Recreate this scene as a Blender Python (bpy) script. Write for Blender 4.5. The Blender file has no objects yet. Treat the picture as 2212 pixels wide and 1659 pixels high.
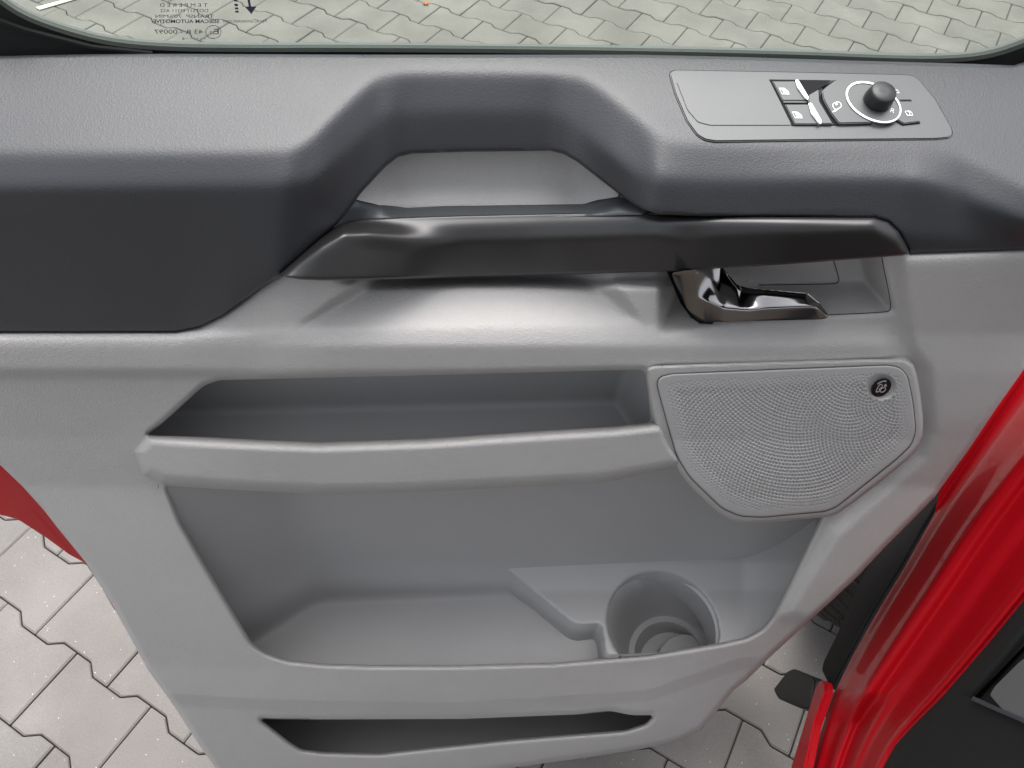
import bpy, bmesh, math, random
import numpy as np
from mathutils import Vector, Matrix
random.seed(7); rng=np.random.RandomState(7)
S=bpy.context.scene
COL=S.collection
# ---------------------------------------------------------------- camera
CAMH=1.60; PITCH=0.92; ROLL=0.0687; YAW=math.radians(6.5); FPX=1691.2
ch,sh=math.cos(YAW),math.sin(YAW)
Rv=np.array([ch,-sh,0.]); Hd=np.array([sh,ch,0.])
Fw=Hd*math.cos(PITCH)+np.array([0,0,-math.sin(PITCH)])
Up=Hd*math.sin(PITCH)+np.array([0,0,math.cos(PITCH)])
cr,sr=math.cos(ROLL),math.sin(ROLL)
Rc=cr*Rv+sr*Up; Uc=-sr*Rv+cr*Up
O=np.array([0,0,CAMH])
cam=bpy.data.cameras.new('camera'); co=bpy.data.objects.new('camera',cam); COL.objects.link(co)
cam.sensor_width=36; cam.lens=FPX/2212*36; cam.clip_start=.01; cam.clip_end=500
co.matrix_world=Matrix(((Rc[0],Uc[0],-Fw[0],O[0]),(Rc[1],Uc[1],-Fw[1],O[1]),(Rc[2],Uc[2],-Fw[2],O[2]),(0,0,0,1)))
S.camera=co
# ---------------------------------------------------------------- light
w=bpy.data.worlds.new('World'); S.world=w; w.use_nodes=True
nt=w.node_tree; bg=nt.nodes['Background']; sky=nt.nodes.new('ShaderNodeTexSky')
sky.sky_type='NISHITA'; sky.sun_disc=False
SUN_EL=math.radians(75); SUN_AZ=math.radians(2)      # azimuth from +Y towards +X
sky.sun_elevation=SUN_EL; sky.sun_rotation=SUN_AZ
sky.air_density=1.0; sky.dust_density=4.0; sky.ozone_density=1.0
hs=nt.nodes.new('ShaderNodeHueSaturation'); hs.inputs['Saturation'].default_value=.26
nt.links.new(sky.outputs[0],hs.inputs['Color']); nt.links.new(hs.outputs[0],bg.inputs[0]); bg.inputs[1].default_value=0.15
sun=bpy.data.lights.new('sun','SUN'); sun.energy=1.1; sun.angle=math.radians(55); sun.color=(1,.98,.965)
so=bpy.data.objects.new('sun',sun); COL.objects.link(so)
sd=Vector((math.sin(SUN_AZ)*math.cos(SUN_EL),math.cos(SUN_AZ)*math.cos(SUN_EL),math.sin(SUN_EL)))
so.rotation_euler=sd.to_track_quat('Z','Y').to_euler()
S.view_settings.view_transform='Standard'; S.view_settings.look='None'
S.view_settings.exposure=1.18; S.view_settings.gamma=1; S.view_settings.use_curve_mapping=False
# ---------------------------------------------------------------- picture-to-place geometry
def rays(u,v):
    a=(np.asarray(u,float)-1106)/FPX; b=(np.asarray(v,float)-829.5)/FPX
    return Fw+a[...,None]*Rc-b[...,None]*Uc
def hit(u,v,n,d):
    """point where the sight line through (u,v) meets plane n.X=d"""
    n=np.asarray(n,float); r=rays(u,v); t=(np.asarray(d)-O@n)/(r@n)
    return O+r*t[...,None]
NY=(0,1,0); NZ=(0,0,1)
NS=(0,-.32,1); DS=1.312-.32*.5          # window-sill plane of the pad
def proj(P):
    d=np.asarray(P)-O; z=d@Fw; return np.stack([1106+FPX*(d@Rc)/z,829.5-FPX*(d@Uc)/z],-1)
def silly(u,v): return hit(u,v,NS,DS)[...,1]
# ---------------------------------------------------------------- bookkeeping
def link(name,me,mat=None,parent=None):
    o=bpy.data.objects.new(name,me); COL.objects.link(o)
    if mat is not None and me is not None: me.materials.append(mat)
    if parent is not None: o.parent=parent
    return o
def thing(name,label,cat,group=None):
    o=link(name,None); o['label']=label; o['category']=cat
    if group: o['group']=group
    return o
def smooth(me,ang=None):
    me.polygons.foreach_set('use_smooth',[True]*len(me.polygons))
    if ang: me.set_sharp_from_angle(angle=math.radians(ang))
# ---------------------------------------------------------------- materials
def mat(name,col,rough=.5,spec=.5,metal=0,coat=0,grain=None,var=0,ior=1.5,coatr=.05):
    m=bpy.data.materials.new(name); m.use_nodes=True; N=m.node_tree.nodes; L=m.node_tree.links
    b=N['Principled BSDF']; b.inputs['Base Color'].default_value=(*col,1); b.inputs['Roughness'].default_value=rough
    b.inputs['Specular IOR Level'].default_value=spec; b.inputs['Metallic'].default_value=metal
    b.inputs['Coat Weight'].default_value=coat; b.inputs['Coat Roughness'].default_value=coatr; b.inputs['Coat IOR'].default_value=1.4; b.inputs['IOR'].default_value=ior
    tc=N.new('ShaderNodeTexCoord')
    if grain:
        sc,st,kind=grain
        if kind=='leather':
            t=N.new('ShaderNodeTexVoronoi'); t.feature='DISTANCE_TO_EDGE'; t.inputs['Scale'].default_value=sc
            nz=N.new('ShaderNodeTexNoise'); nz.inputs['Scale'].default_value=sc*.7; nz.inputs['Detail'].default_value=3
            mp=N.new('ShaderNodeMix'); mp.data_type='VECTOR'; mp.inputs[0].default_value=.004
            L.new(tc.outputs['Object'],mp.inputs[4]); L.new(nz.outputs['Color'],mp.inputs[5]); L.new(tc.outputs['Object'],nz.inputs['Vector'])
            L.new(mp.outputs[1],t.inputs['Vector'])
            mr=N.new('ShaderNodeMapRange'); mr.interpolation_type='SMOOTHSTEP'; mr.inputs[1].default_value=0; mr.inputs[2].default_value=.35
            L.new(t.outputs['Distance'],mr.inputs[0])
            ad=N.new('ShaderNodeMath'); ad.operation='ADD'; L.new(mr.outputs[0],ad.inputs[0]); L.new(nz.outputs['Fac'],ad.inputs[1]); out=ad.outputs[0]
        else:
            t=N.new('ShaderNodeTexNoise'); t.inputs['Scale'].default_value=sc; t.inputs['Detail'].default_value=3; out=t.outputs['Fac']
            L.new(tc.outputs['Object'],t.inputs['Vector'])
        bp=N.new('ShaderNodeBump'); bp.inputs['Strength'].default_value=st; bp.inputs['Distance'].default_value=.001
        L.new(out,bp.inputs['Height']); L.new(bp.outputs[0],b.inputs['Normal'])
    if var:
        n2=N.new('ShaderNodeTexNoise'); n2.inputs['Scale'].default_value=9; n2.inputs['Detail'].default_value=8; n2.inputs['Roughness'].default_value=.7
        L.new(tc.outputs['Object'],n2.inputs['Vector'])
        cr_=N.new('ShaderNodeValToRGB'); cr_.color_ramp.elements[0].position=.3; cr_.color_ramp.elements[1].position=.7
        cr_.color_ramp.elements[0].color=(*[c*(1-var) for c in col],1); cr_.color_ramp.elements[1].color=(*[min(1,c*(1+var)) for c in col],1)
        L.new(n2.outputs['Fac'],cr_.inputs[0]); L.new(cr_.outputs[0],b.inputs['Base Color'])
        m2=N.new('ShaderNodeMapRange'); m2.inputs[3].default_value=rough-.06; m2.inputs[4].default_value=rough+.06
        L.new(n2.outputs['Fac'],m2.inputs[0]); L.new(m2.outputs[0],b.inputs['Roughness'])
    return m
M=dict(
 pad=mat('dark_soft_plastic',(.026,.0275,.032),.47,.8,grain=(480,.10,'leather'),var=.06),
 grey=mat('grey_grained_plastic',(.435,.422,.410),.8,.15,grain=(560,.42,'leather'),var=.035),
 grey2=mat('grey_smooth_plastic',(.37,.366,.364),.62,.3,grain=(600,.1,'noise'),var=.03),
 gril=mat('grey_grille_plastic',(.40,.393,.386),.6,.35,var=.03),
 trim=mat('charcoal_satin_trim',(.011,.010,.0105),.42,.9,grain=(900,.05,'noise'),var=.05),
 shelf=mat('charcoal_shelf_plastic',(.04,.045,.05),.45,.7,grain=(800,.08,'noise')),
 bez=mat('switch_bezel_plastic',(.05,.055,.055),.44,.9,grain=(900,.05,'noise'),var=.04),
 btn=mat('switch_button_plastic',(.045,.05,.05),.44,.9),
 blk=mat('black_plastic',(.012,.012,.014),.5,.2,grain=(700,.1,'noise')),
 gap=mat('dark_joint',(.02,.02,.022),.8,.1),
 seam=mat('grey_joint',(.07,.07,.07),.8,.1),
 rub=mat('black_rubber',(.018,.019,.018),.65,.2,grain=(500,.15,'noise'),var=.1),
 seal=mat('grey_green_seal',(.09,.10,.085),.6,.4,grain=(900,.3,'noise'),var=.1),
 seal2=mat('pale_glass_edge',(.24,.26,.24),.4,.5,grain=(700,.2,'noise')),
 chrome=mat('chrome',(.75,.76,.78),.07,.5,metal=1),
 knob=mat('knob_rubber',(.02,.021,.022),.4,.5),
 fabric=mat('grey_cab_plastic',(.12,.12,.12),.6,.3),
 dkchr=mat('dark_chrome',(.30,.29,.29),.12,.5,metal=1),
 red=mat('red_car_paint',(.50,.005,.012),.42,.1,coat=.24,coatr=.015),
 white=mat('white_print',(.85,.88,.9),.5,.3),
 ink=mat('black_print',(.06,.055,.09),.5,.2),
 logo=mat('silver_print',(.45,.42,.40),.35,.5),
 tyre=mat('tyre_rubber',(.045,.041,.036),.75,.3,grain=(200,.4,'noise'),var=.25),
 dark=mat('dark_cab_trim',(.02,.019,.019),.7,.15,grain=(300,.2,'noise'),var=.1),
 leaf=mat('dry_leaf',(.55,.2,.07),.7,.3,var=.4),
)
# ---------------------------------------------------------------- polygon tools (working plane = the photograph's 2212 px grid)
def chaikin(p,n=2,closed=True):
    p=np.asarray(p,float)
    for _ in range(n):
        q=np.roll(p,-1,0) if closed else p[1:]
        a=p if closed else p[:-1]
        r=np.empty((len(a)*2,2)); r[0::2]=.75*a+.25*q; r[1::2]=.25*a+.75*q
        if not closed: r=np.vstack([p[:1],r,p[-1:]])
        p=r
    return p
def rnd(p,r=12,seg=4):
    """round every corner of a closed polygon by about r"""
    p=np.asarray(p,float); n=len(p); out=[]
    for i in range(n):
        a,b,c=p[i-1],p[i],p[(i+1)%n]
        la,lc=np.linalg.norm(a-b),np.linalg.norm(c-b); k=min(r,la*.48,lc*.48)
        s=b+(a-b)/la*k; e=b+(c-b)/lc*k
        for j in range(seg+1):
            t=j/seg; out.append((1-t)**2*s+2*t*(1-t)*b+t*t*e)
    return np.array(out)
def grow(p,k):
    p=np.asarray(p,float); c=p.mean(0); d=p-c; return c+d*(1+k/np.linalg.norm(d,axis=1)[:,None])
def sdpoly(X,Y,poly):
    p=np.asarray(poly,float); q=np.roll(p,-1,0)
    d=np.full(X.shape,1e18); ins=np.zeros(X.shape,bool)
    for (x0,y0),(x1,y1) in zip(p,q):
        dx,dy=x1-x0,y1-y0; L=dx*dx+dy*dy
        if L<1e-12: continue
        t=np.clip(((X-x0)*dx+(Y-y0)*dy)/L,0,1)
        d=np.minimum(d,(X-x0-t*dx)**2+(Y-y0-t*dy)**2)
        c=(y0>Y)!=(y1>Y)
        if dy!=0: ins^=c&(X<(Y-y0)*dx/dy+x0)
    d=np.sqrt(d); return np.where(ins,-d,d)
def dline(X,Y,pts):
    d=np.full(X.shape,1e18)
    for (x0,y0),(x1,y1) in zip(pts[:-1],pts[1:]):
        dx,dy=x1-x0,y1-y0; t=np.clip(((X-x0)*dx+(Y-y0)*dy)/(dx*dx+dy*dy),0,1)
        d=np.minimum(d,(X-x0-t*dx)**2+(Y-y0-t*dy)**2)
    return np.sqrt(d)
def blur(F,s):
    if s<=0: return F
    r=int(3*s)+1; k=np.exp(-.5*(np.arange(-r,r+1)/s)**2); k/=k.sum()
    for ax in (0,1):
        pad=[(0,0),(0,0)]; pad[ax]=(r,r); G=np.pad(F,pad,mode='reflect',reflect_type='odd') if F.shape[ax]>r else np.pad(F,pad,mode='edge')
        F=np.apply_along_axis(lambda m:np.convolve(m,k,'valid'),ax,G)
    return F
def field(X,Y,rows,ub=0):
    """rows: top to bottom list of (polyline [(u,v)..], value or [(u,value)..] or function)"""
    us=X[0]; V=[];W=[]
    for pl,val in rows:
        pl=np.asarray(pl,float); v=np.interp(us,pl[:,0],pl[:,1]) if pl.ndim==2 else np.full(us.shape,float(pl))
        V.append(v)
        if callable(val): W.append(val(us,v))
        elif np.isscalar(val): W.append(np.full(us.shape,val))
        else: a=np.asarray(val,float); W.append(np.interp(us,a[:,0],a[:,1]))
    V=np.array(V);W=np.array(W); F=np.empty(X.shape)
    if ub:
        sg=ub/max(us[1]-us[0],1e-6); r=int(3*sg)+1; k=np.exp(-.5*(np.arange(-r,r+1)/sg)**2); k/=k.sum()
        W=np.array([np.convolve(np.concatenate([2*x[0]-x[1:r+1][::-1],x,2*x[-1]-x[-r-1:-1][::-1]]),k,'valid') if len(x)>r+1 else x for x in W])
    for j in range(len(us)): F[:,j]=np.interp(Y[:,j],V[:,j],W[:,j])
    return F
def bil(F,X0,Y0,st,u,v):
    a=np.clip((u-X0)/st,0,F.shape[1]-1.001); b=np.clip((v-Y0)/st,0,F.shape[0]-1.001)
    i=a.astype(int); j=b.astype(int); a-=i;b-=j
    return F[j,i]*(1-a)*(1-b)+F[j,i+1]*a*(1-b)+F[j+1,i]*(1-a)*b+F[j+1,i+1]*a*b
FIELD={}
def surf(name,u,v):
    F,x0,y0,st=FIELD[name]; return bil(F,x0,y0,st,np.asarray(u,float),np.asarray(v,float))
def sheet(name,m,outline,fn,n=NY,holes=(),st=4,sig=0,roll=0,rolld=0,skirt=.012,skdir=None,parent=None,post=None,hroll=None,sgn=1):
    """moulded shell: outline with holes, relief fn(X,Y) = distance along n; edges rolled back and given thickness"""
    outline=np.asarray(outline,float)
    x0,y0=outline.min(0)-3*st; x1,y1=outline.max(0)+3*st
    X,Y=np.meshgrid(np.arange(x0,x1+st,st),np.arange(y0,y1+st,st))
    D=sdpoly(X,Y,outline)
    for h in holes: D=np.maximum(D,-sdpoly(X,Y,h))
    F=fn(X,Y)
    if sig: F=blur(F,sig/st)
    if post: F=F+post(X,Y)
    gy,gx=np.gradient(D,st); g=np.sqrt(gx*gx+gy*gy)+1e-9
    sn=(D>-.35*st)&(D<.75*st)
    Xs=X-np.where(sn,D*gx/g,0); Ys=Y-np.where(sn,D*gy/g,0); Ds=np.where(sn,np.minimum(D,0)*0,D)
    ok=(D<.75*st)
    Fs=bil(F,x0,y0,st,Xs,Ys)
    if roll:
        d=np.clip(-Ds,0,roll); c=roll-d
        Fs=Fs+sgn*rolld*(1-np.sqrt(np.clip(1-(c/roll)**2,0,1)))
    P=hit(Xs,Ys,n,Fs); FIELD[name]=(F,x0,y0,st)
    idx=-np.ones(D.shape,int); idx[ok]=np.arange(ok.sum())
    V=P[ok]
    a,b,c,d=idx[:-1,:-1],idx[:-1,1:],idx[1:,1:],idx[1:,:-1]
    A=np.stack([a,d,c,b],-1).reshape(-1,4); cnt=(A>=0).sum(1)
    faces=[tuple(f) for f in A[cnt==4]]
    for f in A[cnt==3]: faces.append(tuple(x for x in f if x>=0))
    me=bpy.data.meshes.new(name); me.from_pydata(V.tolist(),[],[tuple(int(i) for i in f) for f in faces])
    if skirt:
        bm=bmesh.new(); bm.from_mesh(me)
        bmesh.ops.delete(bm,geom=[v for v in bm.verts if not v.link_faces],context='VERTS')
        be=[e for e in bm.edges if len(e.link_faces)==1]
        ex=bmesh.ops.extrude_edge_only(bm,edges=be)
        nv=[x for x in ex['geom'] if isinstance(x,bmesh.types.BMVert)]
        for v in nv:
            if callable(skirt): v.co=Vector(skirt(v.co)); continue
            if skdir is None: dr=(v.co-Vector(O)).normalized()
            else: dr=Vector(skdir)
            v.co+=dr*skirt
        bm.to_mesh(me); bm.free()
    smooth(me,50)
    return link(name,me,m,parent)
def plate(name,m,pts,n,d,h,parent,bev=0,base=0):
    """solid plate on plane n.X=d, raised by h along n"""
    nn=np.asarray(n,float); L=np.linalg.norm(nn)
    pts=np.asarray(pts,float); P=hit(pts[:,0],pts[:,1],n,d+base*L)
    bm=bmesh.new(); vs=[bm.verts.new(p) for p in P]; f=bm.faces.new(vs); f.normal_update()
    if f.normal.dot(Vector(nn))<0: f.normal_flip()
    ex=bmesh.ops.extrude_face_region(bm,geom=[f])
    up=Vector(nn/L)*h
    for v in [x for x in ex['geom'] if isinstance(x,bmesh.types.BMVert)]: v.co+=up
    bmesh.ops.recalc_face_normals(bm,faces=bm.faces)
    if bev:
        top=[e for e in bm.edges if all((v.co-Vector(P[0])).dot(up)/max(h,1e-9)>.5*h for v in e.verts)]
        bmesh.ops.bevel(bm,geom=top,offset=bev,segments=2,affect='EDGES',clamp_overlap=True)
    me=bpy.data.meshes.new(name); bm.to_mesh(me); bm.free(); smooth(me,35)
    return link(name,me,m,parent)
def strip(name,m,pts,wd,n,d,h,parent,closed=False,base=0):
    """narrow raised line of width wd px"""
    p=np.asarray(pts,float)
    if closed: p=np.vstack([p,p[:1]])
    t=np.gradient(p,axis=0)
    if closed: t[0]=t[-1]=p[1]-p[-2]
    t/=np.linalg.norm(t,axis=1)[:,None]+1e-9; nr=np.stack([-t[:,1],t[:,0]],1)*wd/2
    nn=np.asarray(n,float); L=np.linalg.norm(nn)
    dd=np.asarray(d) if np.ndim(d) else np.full(len(p),d)
    A=hit(p[:,0]+nr[:,0],p[:,1]+nr[:,1],n,dd+base*L); B=hit(p[:,0]-nr[:,0],p[:,1]-nr[:,1],n,dd+base*L)
    C=A+nn/L*h; D=B+nn/L*h; k=len(p)
    V=np.vstack([A,B,C,D]); F=[]
    for i in range(k-1):
        F+=[(2*k+i,2*k+i+1,3*k+i+1,3*k+i),(i,i+1,2*k+i+1,2*k+i),(k+i,3*k+i,3*k+i+1,k+i+1)]
    me=bpy.data.meshes.new(name); me.from_pydata(V.tolist(),[],F)
    bm=bmesh.new(); bm.from_mesh(me); bmesh.ops.recalc_face_normals(bm,faces=bm.faces); bm.to_mesh(me); bm.free()
    return link(name,me,m,parent)
def text(name,body,cx,cy,hpx,wpx,n,d,m,parent,mirror=False,rot=0,shear=0,bold=0,h=.0002,base=.0004):
    cu=bpy.data.curves.new('t','FONT'); cu.body=body; cu.align_x='CENTER'; cu.align_y='CENTER'; cu.offset=bold
    to=bpy.data.objects.new('t',cu); COL.objects.link(to)
    dg=bpy.context.evaluated_depsgraph_get(); me=bpy.data.meshes.new_from_object(to.evaluated_get(dg))
    bpy.data.objects.remove(to); me.materials.clear()
    c=np.array([v.co[:2] for v in me.vertices]); lo,hi=c.min(0),c.max(0); c=(c-(lo+hi)/2)/(hi-lo)
    x=c[:,0]*wpx*(-1 if mirror else 1); y=-c[:,1]*hpx; x=x-shear*y
    X=cx+x*math.cos(rot)-y*math.sin(rot); Y=cy+x*math.sin(rot)+y*math.cos(rot)
    L=np.linalg.norm(n); P=hit(X,Y,n,d+base*L)
    for v,q in zip(me.vertices,P): v.co=q
    me.name=name; return link(name,me,m,parent)
def ell(cx,cy,rx,ry,rot=0,k=40,a0=0,a1=2*math.pi):
    t=np.linspace(a0,a1,k,endpoint=abs(a1-a0)<6.2); x=rx*np.cos(t); y=ry*np.sin(t)
    return np.stack([cx+x*math.cos(rot)-y*math.sin(rot),cy+x*math.sin(rot)+y*math.cos(rot)],1)
# ================================================================ PAVEMENT
PH=.4701; PP=.1411; PA=.0091; OFF=(.2392,-.2656)
def gdir(x,y): return np.array([x*ch+y*sh,-x*sh+y*ch])
e1=gdir(math.cos(PH),-math.sin(PH)); e2=gdir(-math.sin(PH),-math.cos(PH))
def pavers():
    gap=.0013; hx=.1-gap; up=PP/2+PA-gap; lo=PP/2-PA-gap; q1=.0625; q0=.0375
    base=[(-hx,-up),(-q1-.0006,-up),(-q0,-lo),(q0,-lo),(q1+.0006,-up),(hx,-up),(hx,up),(q1+.0006,up),(q0,lo),(-q0,lo),(-q1-.0006,up),(-hx,up)]
    base=rnd(base,.0018,1); N=len(base)
    inn=base*np.array([1-.0035/.1,1-.0035/.075])
    V=[];F=[];C=[]
    for r in range(-45,16):
        for i in range(-34,30):
            cs=.2*(i+OFF[0]+(0 if (r%2)==0 else .5)); ct=PP*(r-.5+OFF[1])
            c=e1*cs+e2*ct
            if not(-3.2<c[0]<4.2 and -1.2<c[1]<5.6): continue
            z=rng.uniform(-.0012,.0012); tx,ty=rng.uniform(-.006,.006,2)
            b=len(V)
            for ring,dz in ((inn,0),(base,-.0028),(base*.995,-.03)):
                for s_,t_ in ring:
                    p=c+e1*s_+e2*t_; V.append((p[0],p[1],z+dz+s_*tx+t_*ty))
            F.append(tuple(b+N-1-k for k in range(N)))
            for q in (0,1):
                for k in range(N): F.append((b+q*N+k,b+q*N+(k+1)%N,b+(q+1)*N+(k+1)%N,b+(q+1)*N+k))
            sh_=rng.normal(1,.022); hu=rng.normal(0,.005)
            C+= [(sh_*(1+hu),sh_,sh_*(1-hu),1)]*(3*N)
    me=bpy.data.meshes.new('pavement'); me.from_pydata(V,[],F)
    at=me.color_attributes.new('tone','FLOAT_COLOR','POINT'); at.data.foreach_set('color',np.array(C).ravel())
    bm=bmesh.new(); bm.from_mesh(me); bmesh.ops.recalc_face_normals(bm,faces=bm.faces); bm.to_mesh(me); bm.free()
    m=bpy.data.materials.new('concrete_paver'); m.use_nodes=True; N_=m.node_tree.nodes; L=m.node_tree.links; b=N_['Principled BSDF']
    b.inputs['Roughness'].default_value=.85; b.inputs['Specular IOR Level'].default_value=.3
    tc=N_.new('ShaderNodeTexCoord'); va=N_.new('ShaderNodeVertexColor'); va.layer_name='tone'
    n1=N_.new('ShaderNodeTexNoise'); n1.inputs['Scale'].default_value=420; n1.inputs['Detail'].default_value=4; n1.inputs['Roughness'].default_value=.7
    n2=N_.new('ShaderNodeTexNoise'); n2.inputs['Scale'].default_value=5; n2.inputs['Detail'].default_value=6
    L.new(tc.outputs['Object'],n1.inputs['Vector']); L.new(tc.outputs['Object'],n2.inputs['Vector'])
    r1=N_.new('ShaderNodeValToRGB'); r1.color_ramp.elements[0].position=.25; r1.color_ramp.elements[1].position=.75
    r1.color_ramp.elements[0].color=(.155,.144,.133,1); r1.color_ramp.elements[1].color=(.238,.221,.206,1)
    L.new(n1.outputs['Fac'],r1.inputs[0])
    r2=N_.new('ShaderNodeMapRange'); r2.inputs[1].default_value=.3; r2.inputs[2].default_value=.7; r2.inputs[3].default_value=.80; r2.inputs[4].default_value=1.12
    L.new(n2.outputs['Fac'],r2.inputs[0])
    # quartz sparkles
    vo=N_.new('ShaderNodeTexVoronoi'); vo.inputs['Scale'].default_value=130; L.new(tc.outputs['Object'],vo.inputs['Vector'])
    lt=N_.new('ShaderNodeMath'); lt.operation='LESS_THAN'; lt.inputs[1].default_value=.10; L.new(vo.outputs['Distance'],lt.inputs[0])
    sp=N_.new('ShaderNodeSeparateColor'); L.new(vo.outputs['Color'],sp.inputs[0])
    g2=N_.new('ShaderNodeMath'); g2.operation='GREATER_THAN'; g2.inputs[1].default_value=.86; L.new(sp.outputs[0],g2.inputs[0])
    ml=N_.new('ShaderNodeMath'); ml.operation='MULTIPLY'; L.new(lt.outputs[0],ml.inputs[0]); L.new(g2.outputs[0],ml.inputs[1])
    m1=N_.new('ShaderNodeMix'); m1.data_type='RGBA'; m1.blend_type='MULTIPLY'; m1.inputs[0].default_value=1
    L.new(r1.outputs[0],m1.inputs[6]); L.new(va.outputs[0],m1.inputs[7])
    m2=N_.new('ShaderNodeVectorMath'); m2.operation='SCALE'; L.new(m1.outputs[2],m2.inputs[0]); L.new(r2.outputs[0],m2.inputs['Scale'])
    m3=N_.new('ShaderNodeMix'); m3.data_type='RGBA'; L.new(ml.outputs[0],m3.inputs[0]); L.new(m2.outputs[0],m3.inputs[6]); m3.inputs[7].default_value=(.85,.83,.78,1)
    L.new(m3.outputs[2],b.inputs['Base Color'])
    bp=N_.new('ShaderNodeBump'); bp.inputs['Strength'].default_value=.35; bp.inputs['Distance'].default_value=.001; L.new(n1.outputs['Fac'],bp.inputs['Height']); L.new(bp.outputs[0],b.inputs['Normal'])
    o=link('pavement',me,m); o['kind']='structure'
    return o
pavers()
jm=mat('joint_sand',(.06,.05,.04),.9,.1,grain=(300,.5,'noise'),var=.3)
bm=bmesh.new(); bmesh.ops.create_grid(bm,x_segments=2,y_segments=2,size=60)
for v in bm.verts: v.co.z=-.011
me=bpy.data.meshes.new('ground'); bm.to_mesh(me); bm.free(); g=link('ground',me,jm); g['kind']='structure'
# leaf
lf=hit(np.array([920.]),np.array([9.]),NZ,.004)[0]
bm=bmesh.new()
K=14; ring=[bm.verts.new((lf[0]+.012*math.cos(t)*(1+.25*math.sin(3*t)),lf[1]+.009*math.sin(t)*(1+.3*math.cos(2*t)),.004+.006*abs(math.sin(2*t)))) for t in np.linspace(0,2*math.pi,K,endpoint=False)]
c=bm.verts.new((lf[0],lf[1],.003))
for i in range(K): bm.faces.new((ring[i],ring[(i+1)%K],c))
ex=bmesh.ops.extrude_face_region(bm,geom=list(bm.faces))
for x in ex['geom']:
    if isinstance(x,bmesh.types.BMVert): x.co.z+=.0012
me=bpy.data.meshes.new('dry_leaf'); bm.to_mesh(me); bm.free()
o=link('dry_leaf',me,M['leaf']); o['label']='small crumpled orange leaf lying on the pavers beyond the window'; o['category']='leaf'
# ================================================================ CAR DOOR
DOOR=thing('car_door','opened red car door with grey inner panel, dark armrest and storage pockets','car door')
# ---- outlines
PADLOW=[(604,592),(650,553),(691,516),(728,484),(751,457),(779,418),(833,360),(860,339),(890,332),(1010,328),(1190,326),(1216,332),(1246,349),(1321,407),(1358,435),(1388,452),(1422,463),(1520,467),(1888,470),(1918,479),(1941,500),(1958,530),(1966,548)]
PAD=[(-60,124),(0,121),(100,119),(200,117),(340,116),(830,118),(1382,118),(1600,123),(1850,131),(2100,138),(2190,141),(2212,134),(2280,105),(2290,536),(2212,539)]+PADLOW[::-1]+[(560,620),(520,652),(480,681),(430,706),(380,717),(200,718),(-60,718)]
vA=[(-60,330),(600,330),(650,318),(700,275),(800,175),(840,155),(1230,158),(1290,180),(1420,290),(1480,312),(1950,316),(2030,318),(2100,345),(2212,400),(2290,440)]
vB=[(-60,405),(620,400),(690,385),(740,335),(810,262),(870,240),(1190,240),(1240,262),(1330,350),(1420,398),(1950,385),(2030,400),(2100,430),(2212,480),(2290,520)]
vA=chaikin(vA,2,False).tolist(); vB=chaikin(vB,2,False).tolist()
yB=[(-60,.410),(620,.411),(690,.420),(740,.438),(810,.461),(870,.470),(1190,.470),(1250,.461),(1330,.434),(1420,.412),(1950,.406),(2080,.400),(2290,.37)]
vC=[(-60,718),(400,718),(604,590),(760,450),(870,335),(1190,330),(1330,420),(1400,465),(2290,540)]
yC=[(-60,.394),(500,.394),(604,.398),(760,.430),(870,.461),(1190,.461),(1330,.430),(1400,.404),(2290,.385)]
def padf(X,Y): return field(X,Y,[(vA,silly),(vB,yB),(vC,yC)])
def padfull(X,Y):
    F=padf(X,Y); V=np.interp(X,*np.array(vA).T)
    return np.where(Y<V,silly(X,Y),F)
pad=sheet('upper_pad',M['pad'],PAD,padfull,st=3.5,sig=13,roll=5,rolld=.004,skirt=.015,parent=DOOR)
# ---- pull cup
CUP=[(764,430),(822,360),(850,330),(885,322),(1010,318),(1195,316),(1225,322),(1256,341),(1338,405),(1335,425),(1290,432),(1250,444),(1000,450),(880,456),(845,452),(812,441)]
def cupf(X,Y):
    F=field(X,Y,[(320,.482),(380,.476),(450,.4555)])
    return F-.022*np.clip((860-X)/90,0,1)**1.3-.022*np.clip((X-1235)/95,0,1)**1.3
sheet('pull_cup',M['grey'],CUP,cupf,st=4,sig=10,skirt=.004,parent=DOOR)
SHELF=[(779,420),(820,435),(850,445),(880,449),(1000,443),(1250,437),(1290,426),(1322,408),(1360,436),(1400,456),(1385,464),(1000,473),(830,478),(760,486),(716,500),(740,460)]
# ---- grab handle
HAN=[(604,592),(640,560),(692,515),(728,488),(762,475),(800,470),(1000,464),(1380,456),(1430,464),(1520,468),(1888,471),(1917,480),(1940,500),(1957,530),(1965,547),(1950,552),(1900,556),(1700,571),(1450,586),(1100,597),(800,604),(700,606),(650,604),(620,599)]
k0=[(604,592),(692,515),(728,488),(762,475),(830,469),(1380,456),(1430,464),(1888,471),(1940,500),(1965,547)]
k1=[(604,594),(692,530),(740,502),(800,500),(880,512),(960,520),(1420,508),(1480,520),(1540,512),(1888,492),(1940,520),(1965,549)]
k1b=[(604,597),(692,545),(740,530),(860,545),(960,528),(1420,516),(1480,530),(1540,522),(1888,502),(1940,527),(1965,551)]
k2=[(604,600),(700,607),(1100,598),(1450,587),(1965,554)]
km=[(604,593),(692,522),(740,492),(800,490),(960,487),(1380,475),(1430,477),(1520,475),(1888,478),(1940,508),(1965,548)]
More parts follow.
